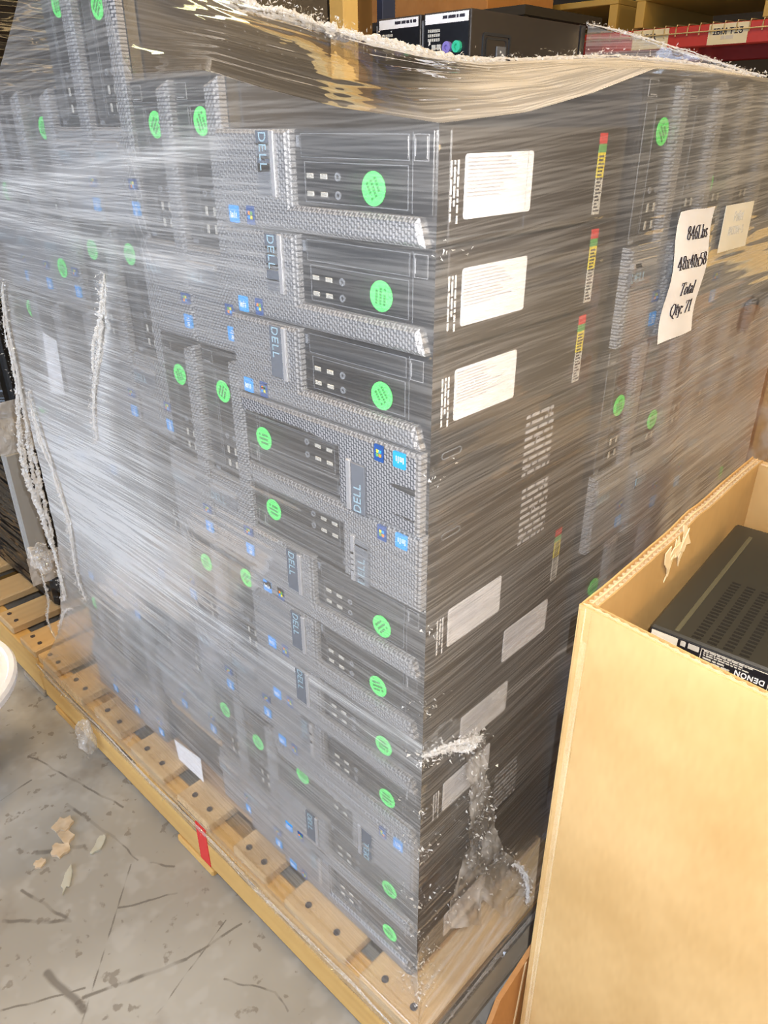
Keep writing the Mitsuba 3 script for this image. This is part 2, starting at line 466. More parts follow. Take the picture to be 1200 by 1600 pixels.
pc['licence_sticker'] = P(ext(rrect(.047, .060, .0035, .0215, .001), .0105, .0126), 'm_navy')
for i, (m, x, y) in enumerate((('m_orange', 0, 1), ('m_leaf', 1, 1), ('m_blue', 0, 0), ('m_yellow', 1, 0))):
    q = Polygon([(0, 0), (.0015, .0006), (.0033, 0), (.0033, .0033), (.0018, .0039), (0, .0033)])
    pc[f'flag_pane{i}'] = P(ext(affinity.translate(q, .0498 + x * .0038, .0085 + y * .0041), .0126, .0130), m)
disc = trimesh.creation.cylinder(.0142, .0008, sections=40)
pc['green_sticker'] = P(disc, 'm_green')
lett = []
for r in range(3):
    for w in range(6):
        if (r * 7 + w * 3) % 11 != 4:
            lett.append(bx(-.0078 + w * .0027, -.0058 + w * .0027, .0042 - r * .0052, .0070 - r * .0052, .0004, .0007))
pc['sticker_print'] = P(cat_(lett), 'm_green_ink')
# pieces for the cover's right side: local frame (a, b): a = depth from the front, b = height
SIDE_R = np.array([[0, 0, 1, W - .001], [0, 1, 0, 0], [-1, 0, 0, 0], [0, 0, 0, 1.]])          # (depth, height, out) on the right side
SIDE_L = np.array([[0, 0, -1, .001], [0, 1, 0, 0], [-1, 0, 0, 0], [0, 0, 0, 1.]])
SIDE_L = np.array([[0, 0, -1, .001], [0, -1, 0, H], [-1, 0, 0, 0], [0, 0, 0, 1.]])             # left side, seen on a computer lying upside down
pc['label'] = P(ext(rrect(0, .102, 0, .052, .003), 0, .0006), 'm_white')
pc['label_print'] = [P(dashes(.003, .099, .017, .050, 11, .75, .0006, s, .4), 'm_greyink') for s in (1, 2, 3)]
vp = dashes(.006, .062, -.032, -.018, 3, 1.0, .0002, 5, .55)
vp.apply_transform(trimesh.transformations.rotation_matrix(-math.pi / 2, [0, 0, 1]))
vp.apply_translation([-vp.bounds[0][0], .068 - vp.bounds[1][1], 0])
pc['serial_print'] = P(vp, 'm_whiteink')
pc['serial_frame'] = P(frame(0, .115, .006, .074, 0, .0004), 'm_logo')
for nm, a, b, m in (('red', .068, .078, 'm_red'), ('green', .060, .068, 'm_leaf'), ('yellow', .036, .060, 'm_yellow'), ('grey', 0, .036, 'm_greylabel')):
    pc['strip_' + nm] = P(bx(0, .015, a, b, 0, .0005), m)
pc['strip_print'] = P(dashes(.002, .013, .002, .058, 16, .9, .0005, 8, .5), 'm_ink')
rp = dashes(.0, .058, 0, .08, 9, 1.0, .0002, 11, .45, False)
rings = [trimesh.creation.annulus(.003, .004, .0003, sections=14).apply_translation([.008 + .02 * i, .012 + .03 * i, .0003]) for i in range(3)]
pc['approval_print'] = P(cat_([rp] + rings), 'm_greyink')
pc['slot'] = P(cat_([ext(rrect(0, .032, 0, .008, .0039).difference(rrect(.0012, .0308, .0012, .0068, .0028)), 0, .0006)]), 'm_line')


def mat(w, h, f, o):
    M = np.eye(4)
    M[:3, 0], M[:3, 1], M[:3, 2], M[:3, 3] = w, h, f, o
    return M


X, Y, Zv = np.eye(3)
PCS = []


def tr(x, y, z=0, rot=0):
    M = np.eye(4)
    c, s = math.cos(rot), math.sin(rot)
    M[:2, :2] = [[c, -s], [s, c]]
    M[:3, 3] = [x, y, z]
    return M


GROUP = 'desktop computers stacked on the wrapped pallet'


def computer(M, label, full=True, chip=True):
    t = thing('desktop_computer', label, 'computer', GROUP)
    for k in ('case', 'bezel', 'vent_mesh', 'front_panel', 'optical_drive'):
        part(t, k, pc[k], M)
    if full:
        for k in ('drive_trim', 'port_trim', 'power_button', 'button_trim', 'silver_strip'):
            part(t, k, pc[k], M)
        lp = part(t, 'logo_plate', pc['logo_plate'], M)
        part(lp, 'lettering', pc['logo'], M, 'raised letters of the maker')
        for a in (.138, .157):
            for b in (.0365, .0520):
                u = part(t, 'usb_port', pc['usb_port'], M @ tr(a, b))
                part(u, 'tongue', pc['usb_tongue'], M @ tr(a, b))
        for b in (.0365, .0520):
            part(t, 'audio_jack', pc['audio_jack'], M @ tr(.1755, b))
        if chip:
            c = part(t, 'chip_sticker', pc['chip_sticker'], M, 'small bright blue sticker')
            part(c, 'print', pc['chip_print'], M)
            c = part(t, 'licence_sticker', pc['licence_sticker'], M, 'small dark blue sticker with a four-colour flag')
            for i in range(4):
                part(c, 'flag_pane', pc[f'flag_pane{i}'], M)
    PCS.append((t, M))
    return t


def green(world, rot=None):
    """A round green sticker on the front of the computer that holds this point of the stack's face."""
    best = None
    for t, M in PCS:
        q = np.linalg.inv(M) @ np.r_[world, 1]
        if -.004 < q[0] < W + .004 and -.004 < q[1] < H + .004 and -.08 < q[2] < .08:
            best = (t, M, q)
    if best is None:
        print('no computer under', world)
        return
    t, M, q = best
    w, h = min(max(q[0], .016), W - .018), min(max(q[1], .016), H - .016)
    if w > LB - .005:                     # on the flat panel, clear of the mesh band
        w, h = max(w, LB + .0152), max(h, BH + .0185)
    z = .0030 if w > LB else .0126
    L = M @ tr(w, h, z + .0004, rng.uniform(-1, 1) if rot is None else rot)
    s = part(t, 'green_sticker', pc['green_sticker'], L, 'round green sticker')
    part(s, 'print', pc['sticker_print'], L)


ORD = ['topmost', 'second', 'third', 'fourth', 'fifth', 'sixth', 'seventh', 'eighth', 'ninth', 'tenth', 'eleventh', 'lowest']
ROW = ['top', 'second', 'third', 'bottom']
COL = ['first', 'second', 'third', 'fourth', 'fifth', 'sixth', 'seventh']
corner = []
for k in range(12):
    zb = ZT + (11 - k) * PITCH
    flip = k in (3, 4, 9)
    M = mat(Y, -Zv, -X, [rng.uniform(-.002, .002), rng.uniform(0, .002), zb + H]) if flip else mat(-Y, Zv, -X, [rng.uniform(-.002, .002), W + rng.uniform(0, .002), zb])
    t = computer(M, f'black desktop computer lying {"upside down" if flip else "flat"}, {ORD[k]} of the corner stack' + (' from the top' if 0 < k < 11 else ''))
    corner.append((t, M))


def side(k, items):
    t, M = corner[k]
    S = M @ SIDE_R
    for it in items:
        if it[0] == 'label':
            L = S @ tr(it[1], .0205 if len(it) < 3 else it[2])
            l = part(t, 'white_label', pc['label'], L, 'white paper label with small print')
            part(l, 'print', pc['label_print'][k % 3], L)
            if it[1] < .06:
                part(t, 'serial_print', pc['serial_print'], S @ tr(it[1] - .020, 0, .0003))
            if k == 0:
                part(t, 'serial_frame', pc['serial_frame'], S @ tr(it[1] - .022, 0, .0002))
        if it[0] == 'strip':
            L = S @ tr(it[1], .008)
            s = part(t, 'rating_label', pc['strip_grey'], L, 'narrow upright label in red, yellow and grey')
            for nm in ('red', 'green', 'yellow'):
                part(s, 'colour_field', pc['strip_' + nm], L)
            part(s, 'print', pc['strip_print'], L)


for k, items in {0: [('label', .038), ('strip', .259)], 1: [('label', .038), ('strip', .261)], 2: [('label', .037), ('strip', .26)], 5: [('label', .041), ('strip', .262)],
                 6: [('label', .16)], 7: [('label', .077)], 8: [('label', .045)], 11: [('label', .062, .015)], 10: []}.items():
    side(k, items)
for k in (3, 4, 9):
    t, M = corner[k]
    S = M @ SIDE_L
    part(t, 'approval_print', pc['approval_print'], S @ tr(.170, .006, .0003), 'block of small pale print')
    part(t, 'slot', pc['slot'], S @ tr(.022, .076, .0002), 'short slot in the cover')
for p in [(.070, 1.203), (.062, 1.112), (.060, 1.013), (.256, .919), (.252, .823), (.062, .731), (.069, .631), (.061, .546), (.057, .453), (.233, .374), (.050, .286), (.051, .185)]:
    green([0, p[0], p[1]], {1.203: -1.1, 1.112: 1.5}.get(p[1]))

# upright computers, left side: columns 0..6 away from the corner, four rows each; columns 2 and 3 stand on a flat base and rise above the rest
COLP = .0945
PCS_L0 = len(PCS)
for c in range(7):
    raised = c in (2, 3)
    for r in range(4):
        zb = ZT + (.125 if raised else 0) + (3 - r) * W
        px = rng.uniform(.004, .014) + (.007 if raised else 0)
        y0 = W + .004 + c * COLP
        M = mat(Zv, Y, -X, [px, y0, zb])
        computer(M, f'black desktop computer on end, {COL[c]} column left of the corner stack, {ROW[r]} row', full=True, chip=True)
# base under the raised columns
t = thing('desktop_computer', 'black desktop computer lying under the two raised columns at the foot of the stack', 'computer', GROUP)
part(t, 'case', P(bx(.02, .33, W + .004 + 2 * COLP, W + 4 * COLP, ZT, ZT + .0926, .002), 'm_case'))
t = thing('cardboard_pad', 'thin brown cardboard pad under the two raised columns of computers', 'cardboard')
part(t, 'sheet', P(bx(.02, .33, W + .004 + 2 * COLP, W + 4 * COLP, ZT + .0927, ZT + .1248, .001), 'm_slip'))
for p in [(.329, 1.257), (.429, 1.254), (.693, 1.251), (.888, 1.162), (.652, 1.096), (.552, 1.099), (.721, 1.065), (.867, .977), (.441, .958), (.344, .956), (.930, .799),
          (.439, .665), (.328, .681), (.452, .360), (.349, .361), (.900, .369), (.622, 1.386), (.532, 1.377)]:
    green([0.01, p[0], p[1]])
# loose white papers behind the film on the left side
for i, q in enumerate([[(.85, .948), (.801, .941), (.813, .844), (.869, .838)], [(.832, .807), (.768, .809), (.787, .705), (.835, .70)], [(.622, .190), (.530, .204), (.532, .1415), (.618, .1415)]]):
    t = thing('paper_sheet', ['white paper label behind the film at the far left of the stack, upper one', 'white paper label behind the film at the far left of the stack, lower one', 'white paper label standing on the pallet at the foot of the stack'][i], 'paper')
    m = ext(Polygon(q), 0, .0006)
    m.apply_transform(mat(Y, Zv, X, [-.004 - .006 * (i == 2), 0, 0]))
    scene[t] = P(m, 'm_paper')

# upright computers, right side: columns run away along the right side
for c in range(6):
    for r in range(4):
        zb = ZT + (3 - r) * W
        x0 = D + .010 + c * COLP
        M = mat(Zv, -X, -Y, [x0 + H, (-.004 if c == 0 else -.010 if c == 1 else -.003) + rng.uniform(-.002, .002), zb])
        computer(M, f'black desktop computer on end, {COL[c]} column right of the corner stack, {ROW[r]} row', full=(c < 4 and r < 2), chip=(c < 3 and r < 2))
for p in [(.401, 1.245), (.512, 1.185), (.399, .926), (.494, .883), (.385, .644), (.824, .680)]:
    green([p[0], -.02, p[1]])

# two computers standing in the middle of the stack, backs to the left
t0 = []
ZI = 1.112
for i in range(2):
    y0 = .362 + i * .0962
    M = mat(Zv, -Y, X, [.499 + D, y0 + H, ZI])
    t = thing('desktop_computer', ['black desktop computer with its back ports showing, right one of the upright pair on top',
                                   'black desktop computer with its back ports showing, left one of the upright pair on top'][i], 'computer', GROUP)
    part(t, 'case', pc['case'], M)
    part(t, 'bezel', pc['bezel'], M)
    R = M @ mat([0, 1, 0], [1, 0, 0], [0, 0, -1], [0, 0, -D])      # back face: (across, up, out)
    part(t, 'back_plate', P(bx(.003, .089, .005, .283, 0, .0015), 'm_panel'), R)
    l = part(t, 'asset_label', P(bx(.006, .088, .274, .2865, .0015, .0022), 'm_white'), R, 'white strip label on the upper edge')
    part(l, 'print', P(dashes(.040, .084, .278, .283, 1, 1, .0022, 4 + i, .8), 'm_ink'), R)
    for a, m in ((.0475, 'm_purple'), (.066, 'm_teal')):
        ring = trimesh.creation.annulus(.0035, .0078, .006, sections=20).apply_translation([a + .004, .243, .004])
        part(t, 'round_port', P(cat_([ring, trimesh.creation.cylinder(.0035, .003, sections=12).apply_translation([a + .004, .243, .002])]), m), R, 'purple round socket' if m == 'm_purple' else 'green round socket')
    gr = [bx(.012 + i_ * .004, .0145 + i_ * .004, .252 + j_ * .0058, .256 + j_ * .0058, .0015, .0024) for i_ in range(6) for j_ in range(3)]
    part(t, 'vent_grille', P(cat_(gr), 'm_greylabel'), R, kind='stuff')
    for a in (.020, .030):
        for b in (.232, .241):
            part(t, 'usb_port', P(bx(a, a + .0075, b, b + .0068, .0015, .003), 'm_greylabel'), R)
    part(t, 'back_edge', P(bx(.0005, .003, .01, .28, .0, .003), 'm_line'), R)
    if i == 0:
        S = M @ mat([0, 0, -1], [1, 0, 0], [0, 1, 0], [0, H - .001, 0])   # cover facing the camera's right: (depth, up, out)
        S = M @ np.array([[0, 1, 0, 0], [0, 0, 1, H - .001], [1, 0, 0, -D], [0, 0, 0, 1.]])
        hz = rrect(.028, .098, .195, .262, .006)
        part(t, 'handle_recess', P(cat_([ext(hz.difference(hz.buffer(-.004)), 0, .0025), ext(rrect(.036, .090, .203, .256, .005).difference(rrect(.0385, .0875, .2055, .2535, .004)), 0, .0014)]), 'm_plate'), S)
        part(t, 'handle', P(bx(.062, .086, .212, .246, 0, .0030, .001), 'm_logo'), S)
# the stack under that pair
t = thing('carton', 'brown cardboard carton inside the stack carrying the two upright computers', 'carton')
part(t, 'body', P(bx(.45, .85, .345, .62, ZT, ZI - .001, .003), 'm_card'))

# ---------------------------------------------------------------- pallet
def pallet(x0, x1, y0, y1, boards, label, nails=True, grey=True):
    t = thing('wooden_pallet', label, 'pallet')
    for x in (x0, (x0 + x1) / 2 - .02, x1 - .04):
        m = bx(x, x + .040, y0, y1, .018, .118, .003)
        part(t, 'stringer', P(m, 'm_wood_y'))
    for i, (a, b) in enumerate(boards):
        ins = .003 * ((i * 7) % 3)
        k = part(t, 'deck_board', P(bx(x0 + ins, x1, a, b, .1185, .1400, .003), 'm_wood_x'))
        if nails:
            for s in (.27, .73):
                n = trimesh.creation.cylinder(.0055, .0022, sections=10)
                n.apply_translation([x0 + .024, a + (b - a) * s, .1404])
                part(k, 'nail', P(n, 'm_debrisdark'))
    L = y1 - y0
    for a in (0, .42, .86):
        part(t, 'bottom_board', P(bx(x0 - .004, x1, y0 + a * L, y0 + a * L + .12, 0, .0175, .003), 'm_wood_grey' if a == 0 else 'm_wood_y'))
    return t


PX0, PX1, PY0, PY1 = -.062, .955, -.062, 1.150
pal = pallet(PX0, .955, PY0, PY1, [(-.062, .060), (.092, .236), (.287, .378), (.444, .547), (.600, .722), (.770, .880), (.925, 1.02), (1.06, 1.150)],
             'worn wooden pallet under the film-wrapped stack of computers')
part(pal, 'paint_mark', P(bx(PX0 - .0012, PX0 + .01, .455, .487, .02, .1176), 'm_red'), None, 'red paint mark')
t = thing('slip_sheet', 'brown cardboard sheet between the pallet and the stack of computers', 'cardboard')
m = bx(-.003, .96, -.003, .97, .1400, .1405)
part(t, 'sheet', P(m, 'm_slip'))
pal2 = pallet(-.060, .98, 1.165, 2.36, [(1.165, 1.25), (1.30, 1.39), (1.45, 1.55), (1.62, 1.72), (1.8, 1.9), (2.0, 2.1), (2.26, 2.36)], 'second wooden pallet behind the wrapped stack at the left', True, False)

# ---------------------------------------------------------------- stretch film
wrap = thing('stretch_film', 'clear stretch film wound around the stack of computers and its pallet', 'plastic film')


def fl_off(z):       # how far the film stands off the stack at height z
    base = .014
    return base + .048 * np.clip((.25 - z) / .11, 0, 1) ** 1.5


def wr(u, v, a=.0006, seed=0):
    p = np.stack([u * 5, v * 130, np.zeros_like(u)], -1)
    q = np.stack([u * 2, v * 38, np.zeros_like(u)], -1)
    return a * (meshkit.noise(p, seed) - .5) * 2 + 2.2 * a * (meshkit.noise(q, seed + 5) - .5)


# left side sheet
ys = np.linspace(-.012, .975, 70)
vs = np.r_[np.linspace(.085, .27, 70), np.linspace(.272, 1.0, 420)[1:]]
vs = np.linspace(0, 1, 520)


def top_left(y):
    return np.interp(y, [-.013, .10, .20, .295, .44, .482, .60, .668, .84, .98], [1.2535, 1.266, 1.283, 1.302, 1.304, 1.432, 1.432, 1.400, 1.280, 1.20])


U, Vn = np.meshgrid(ys, vs, indexing='ij')
Zs = .085 + (top_left(U) - .085) * Vn
Zs = np.minimum(Zs, top_left(U))
flare = np.clip((U - .75) / .25, 0, 1) * np.clip((.5 - Zs) / .4, 0, 1)
off = fl_off(Zs) + wr(U, Zs)
Uy = U + .17 * flare - (off - .014) * np.clip(1 - (U + .012) / .10, 0, 1)
PL = np.stack([-off, Uy, Zs], -1)
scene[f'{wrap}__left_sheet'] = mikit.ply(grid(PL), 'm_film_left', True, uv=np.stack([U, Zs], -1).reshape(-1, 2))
# right side sheet
xs = np.linspace(-.012, .915, 68)


def top_right(x):
    return np.interp(x, [-.013, .10, .20, .318, .42, .90, 1.005], [1.2535, 1.262, 1.278, 1.303, 1.304, 1.304, 1.294])


def off_right(x, z):
    b = np.interp(x, [-.02, .28, .325, .40, .44, .52, .56, .62, 1.01], [.013, .014, .020, .021, .025, .025, .021, .020, .020])
    hi = np.clip((z - .10) / .2, 0, 1)
    return b * hi + (1 - hi) * .012 + .050 * np.clip((.172 - z) / .030, 0, 1) ** 1.1


U, Vn = np.meshgrid(xs, vs, indexing='ij')
Zs = .085 + (top_right(U) - .085) * Vn
off = off_right(U, Zs) + wr(U, Zs, seed=3)
PR = np.stack([U - np.clip(fl_off(Zs) - .012, 0, 1) * np.clip(1 - (U + .012) / .10, 0, 1), -off, Zs], -1)
PR[0] = PL[0]
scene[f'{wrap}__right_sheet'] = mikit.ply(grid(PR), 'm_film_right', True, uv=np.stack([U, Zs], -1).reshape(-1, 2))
# far ends of the wrap
e1 = np.stack([np.stack([PL[-1, ::20, 0] * (1 - s) + .36 * s, PL[-1, ::20, 1] * (1 - s) + .985 * s, PL[-1, ::20, 2]], -1) for s in np.linspace(0, 1, 8)])
scene[f'{wrap}__far_left_sheet'] = P(grid(e1), 'm_film_clear', True)
e2 = np.stack([np.stack([PR[-1, ::20, 0] + .01 * s, PR[-1, ::20, 1] * (1 - s) + .5 * s, PR[-1, ::20, 2]], -1) for s in np.linspace(0, 1, 8)])
scene[f'{wrap}__far_right_sheet'] = P(grid(e2), 'm_film_clear', True)
# upper sheet rising from the stack's top edges to the loose ridge
lower = np.array([(-.012, .482, 1.304), (-.013, .38, 1.303), (-.014, .295, 1.302), (-.014, .20, 1.283), (-.014, .10, 1.266), (-.014, -.013, 1.2535), (.10, -.015, 1.262), (.20, -.016, 1.278), (.318, -.019, 1.303),
                  (.42, -.022, 1.304), (.55, -.023, 1.304), (.72, -.021, 1.304), (.915, -.020, 1.298)])
upper = np.array([(.02, .475, 1.432), (.083, .438, 1.404), (.133, .413, 1.383), (.194, .383, 1.369), (.226, .367, 1.359), (.259, .351, 1.350), (.323, .323, 1.337), (.420, .294, 1.328), (.536, .259, 1.334),
                  (.655, .215, 1.340), (.787, .156, 1.335), (.85, .118, 1.326), (.925, .09, 1.314)])
sU, sV = np.linspace(0, 1, 13), np.linspace(0, 1, 220)
LO, UP = [np.stack([np.interp(np.linspace(0, 1, 160), sU, a[:, i]) for i in range(3)], -1) for a in (lower, upper)]
tt = np.linspace(0, 1, 120)
TOP = LO[:, None] * (1 - tt[None, :, None]) + UP[:, None] * tt[None, :, None]
arc = np.r_[0, np.cumsum(np.linalg.norm(np.diff(.5 * (LO + UP), axis=0), axis=1))]
A, B = np.meshgrid(arc, tt * .16, indexing='ij')
TOP[..., 2] += wr(A, B * 1.2, .0010, 11) * np.sin(np.pi * tt)[None] ** .5 - .004 * np.sin(np.pi * tt)[None]
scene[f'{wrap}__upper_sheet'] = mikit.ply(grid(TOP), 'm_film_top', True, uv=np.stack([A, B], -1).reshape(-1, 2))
# slack sheet from the upright pair to the right end
tri = np.array([[(.815, .36, 1.402), (.815, .36, 1.31)], [(.88, .27, 1.375), (.88, .27, 1.315)], [(.905, .18, 1.345), (.905, .18, 1.318)], [(.93, .09, 1.319), (.93, .09, 1.316)]])
g1 = np.stack([np.stack([np.interp(np.linspace(0, 1, 40), np.linspace(0, 1, 4), tri[:, j, i]) for i in range(3)], -1) for j in (0, 1)])
g1 = np.stack([g1[0] * (1 - s) + g1[1] * s for s in np.linspace(0, 1, 24)], 1)
g1[..., :2] += .006 * (meshkit.noise(g1 * 40, 3)[..., None] - .5)
scene[f'{wrap}__slack_sheet'] = P(grid(g1), 'm_film_clear', True)


def glints(q, spread, n, seed, size=.0022):
    g = np.random.default_rng(seed)
    c = q[g.integers(0, len(q), n)] + g.normal(0, 1, (n, 3)) * spread
    e1, e2 = g.normal(0, 1, (n, 3)) * size, g.normal(0, 1, (n, 3)) * size * 1.6
    v = np.stack([c, c + e1 + e2, c - e1 + e2], 1).reshape(-1, 3)
    return trimesh.Trimesh(v, np.arange(3 * n).reshape(-1, 3), process=False)


def rope(pts, r, n, name, seed, jit=.4, m='m_film_bunch', dens=5):
    n = n * 2
    q = spline(pts, n)
    g = np.random.default_rng(seed)
    ra = np.interp(np.linspace(0, 1, n), np.linspace(0, 1, len(r)), r)
    strands = []
    for k in range(4):
        o = np.cumsum(g.normal(0, 1, q.shape), axis=0)
        o = .5 * (o - np.linspace(0, 1, n)[:, None] * o[-1]) / max(1, abs(o).max())
        strands.append(tube(q + o * ra[:, None] * 2.0, .22 * ra * g.uniform(.6, 1.3, n), 6, jit, seed + k))
    strands.append(glints(q, np.mean(r) * .6, n * dens, seed + 9, .0011))
    part(wrap, name, P(cat_(strands), m))


rope(upper[:6], [.006, .012, .010, .014], 90, 'bunched_edge', 1)
rope(upper[4:], [.013, .012, .007, .005, .006, .007], 110, 'bunched_edge', 2, .45)
rope(tri[:, 0] + [0, 0, .002], [.003, .004, .005], 60, 'bunched_edge', 3)
# gathered film hanging down the far left end
rope([(-.02, .93, 1.02), (-.02, .957, .94), (-.02, .968, .836), (-.022, 1.0, .70), (-.02, 1.0, .574), (-.02, .99, .45), (-.02, .985, .40)], [.004, .008, .012, .016, .022, .014, .006], 120, 'gathered_tail', 4)
rope([(-.02, .93, .83), (-.022, .913, .725), (-.02, .894, .652), (-.02, .885, .56), (-.02, .90, .45), (-.02, .88, .40)], [.003, .006, .007, .006, .006, .003], 80, 'gathered_tail', 5)
rope([(-.016, .571, 1.075), (-.018, .59, 1.03), (-.018, .63, .95), (-.018, .67, .88), (-.018, .69, .80)], [.003, .012, .008, .006, .003], 70, 'gathered_tail', 6)
def crumple(c, r, stretch, seed):
    b_ = trimesh.creation.icosphere(4, r)
    v_ = b_.vertices
    v_ *= (0.35 + 1.1 * meshkit.fbm(v_ * (1.6 / r), 4, seed))[:, None] * stretch
    return cat_([b_.apply_translation(c), glints(np.array([c]), [r * .5, r * .5, r * .6], 90, seed, .0014)])


part(wrap, 'crumpled_knot', P(crumple([-.025, 1.06, .43], .026, [1, 1.2, 1.3], 4), 'm_film_torn'))
rope([(-.025, 1.075, .41), (-.02, 1.10, .36), (-.02, 1.11, .28), (-.02, 1.14, .215), (-.02, 1.12, .185), (-.02, 1.09, .21), (-.02, 1.05, .27), (-.02, 1.0, .32), (-.02, .965, .34)], [.006, .003, .002, .002, .002, .003, .003, .002], 90, 'hanging_strand', 7, .3)
rope([(-.02, 1.0, .42), (-.02, .995, .39), (-.02, 1.0, .35), (-.02, 1.02, .345)], [.005, .004, .003], 30, 'hanging_strand', 8, .3)
# hem of the film around the pallet's edge
hem = [(-.066, y, .112 + .004 * math.sin(17 * y)) for y in np.linspace(1.15, -.05, 30)]
rope(hem, [.005, .004, .004, .004, .005], 200, 'hem', 9, .3, 'm_film_clear', 1)
hem = [(x, -.066, .112 + .006 * math.sin(13 * x)) for x in np.linspace(-.05, .93, 30)]
rope(hem, [.006, .004, .004], 160, 'hem', 10, .3, 'm_film_clear', 2)
part(wrap, 'crumpled_tail', P(crumple([-.085, .88, .075], .026, [.7, .9, 1.7], 9), 'm_film_torn'))
# torn, crumpled film near the lower corner of the right side
rope([(-.014, -.012, .594), (.02, -.022, .588), (.05, -.03, .582), (.075, -.03, .574)], [.006, .008, .012, .010], 50, 'bunched_edge', 12, .45)
a = np.linspace(0, 1, 90)
left = np.stack([np.interp(a, [0, .3, .6, .85, 1], [.045, .062, .070, .035, .030]), np.interp(a, [0, .3, .6, .85, 1], [.575, .47, .38, .29, .245])], -1)
rgt = np.stack([np.interp(a, [0, .3, .6, .85, 1], [.085, .115, .150, .185, .190]), np.interp(a, [0, .3, .6, .85, 1], [.57, .43, .31, .24, .165])], -1)
b = np.linspace(0, 1, 50)
TX = left[:, None] * (1 - b[None, :, None]) + rgt[:, None] * b[None, :, None]
nz = meshkit.fbm(np.stack([TX[..., 0] * 45, TX[..., 1] * 45, TX[..., 0] * 0], -1), 4, 21)
TX[-25:, :, 1] += (np.linspace(0, 1, 25)[:, None] * .05 * (meshkit.noise(np.stack([TX[-25:, :, 0] * 60, TX[-25:, :, 0] * 0, TX[-25:, :, 0] * 0], -1), 2) - .3))
TP = np.stack([TX[..., 0], -.024 - .016 * (nz - .2) - np.interp(TX[..., 1], [.15, .27], [.05, 0]), TX[..., 1]], -1)
scene[f'{wrap}__torn_sheet'] = P(grid(TP), 'm_film_torn', True)
part(wrap, 'torn_glints', P(cat_([glints(TP[::6, ::6].reshape(-1, 3), .006, 500, 77, .0011)]), 'm_film_bunch'))
rope([(.17, -.045, .26), (.185, -.055, .235), (.186, -.065, .205), (.178, -.07, .185)], [.004, .007, .007, .004], 30, 'hanging_strand', 13, .5)
# crumpled puckers where the film is pulled over the corner edge
for i, z in enumerate([1.16, .958, .78, .67, .59, .50, .43, .33, .27, .2, .165]):
    n = [14, 14, 14, 30, 40, 30, 40, 50, 40, 70, 160][i]
    g = np.random.default_rng(40 + i)
    vtx, fc = [], []
    for k in range(n):
        c = np.array([-.016, -.018, z]) + g.normal(0, 1, 3) * [.004, .004, .006] - (np.array([.03, .03, -.02]) * g.random() if z < .19 else 0)
        if g.random() < .6:
            c += (np.array([0, g.uniform(0, .04), 0]) if g.random() < .5 else np.array([g.uniform(0, .04), 0, 0]))
        e1_, e2_ = g.normal(0, 1, 3) * .0011, g.normal(0, 1, 3) * .0019
        fc.append([len(vtx), len(vtx) + 1, len(vtx) + 2])
        vtx += [c, c + e1_ + e2_, c - e1_ + e2_]
    part(wrap, 'corner_pucker', P(trimesh.Trimesh(vtx, fc, process=False), 'm_film_bunch'))

# ---------------------------------------------------------------- signs taped to the film
NIB = [(.062 * math.cos(a) , .021 * math.sin(a)) for a in np.linspace(0, 2 * math.pi, 14, endpoint=False)]


def stroke(pts):
    out = []
    for p, q in zip(pts[:-1], pts[1:]):
        out.append(MultiPoint([(p[0] + a, p[1] + b_) for a, b_ in NIB] + [(q[0] + a, q[1] + b_) for a, b_ in NIB]).convex_hull)
    return unary_union(out)


def thin(x0, x1, y):
    return sbox(x0, y - .022, x1, y + .022)


def ell(cx, cy, rx, ry):
    return stroke([(cx + rx * math.cos(a), cy + ry * math.sin(a)) for a in np.linspace(0, 2 * math.pi, 25)])


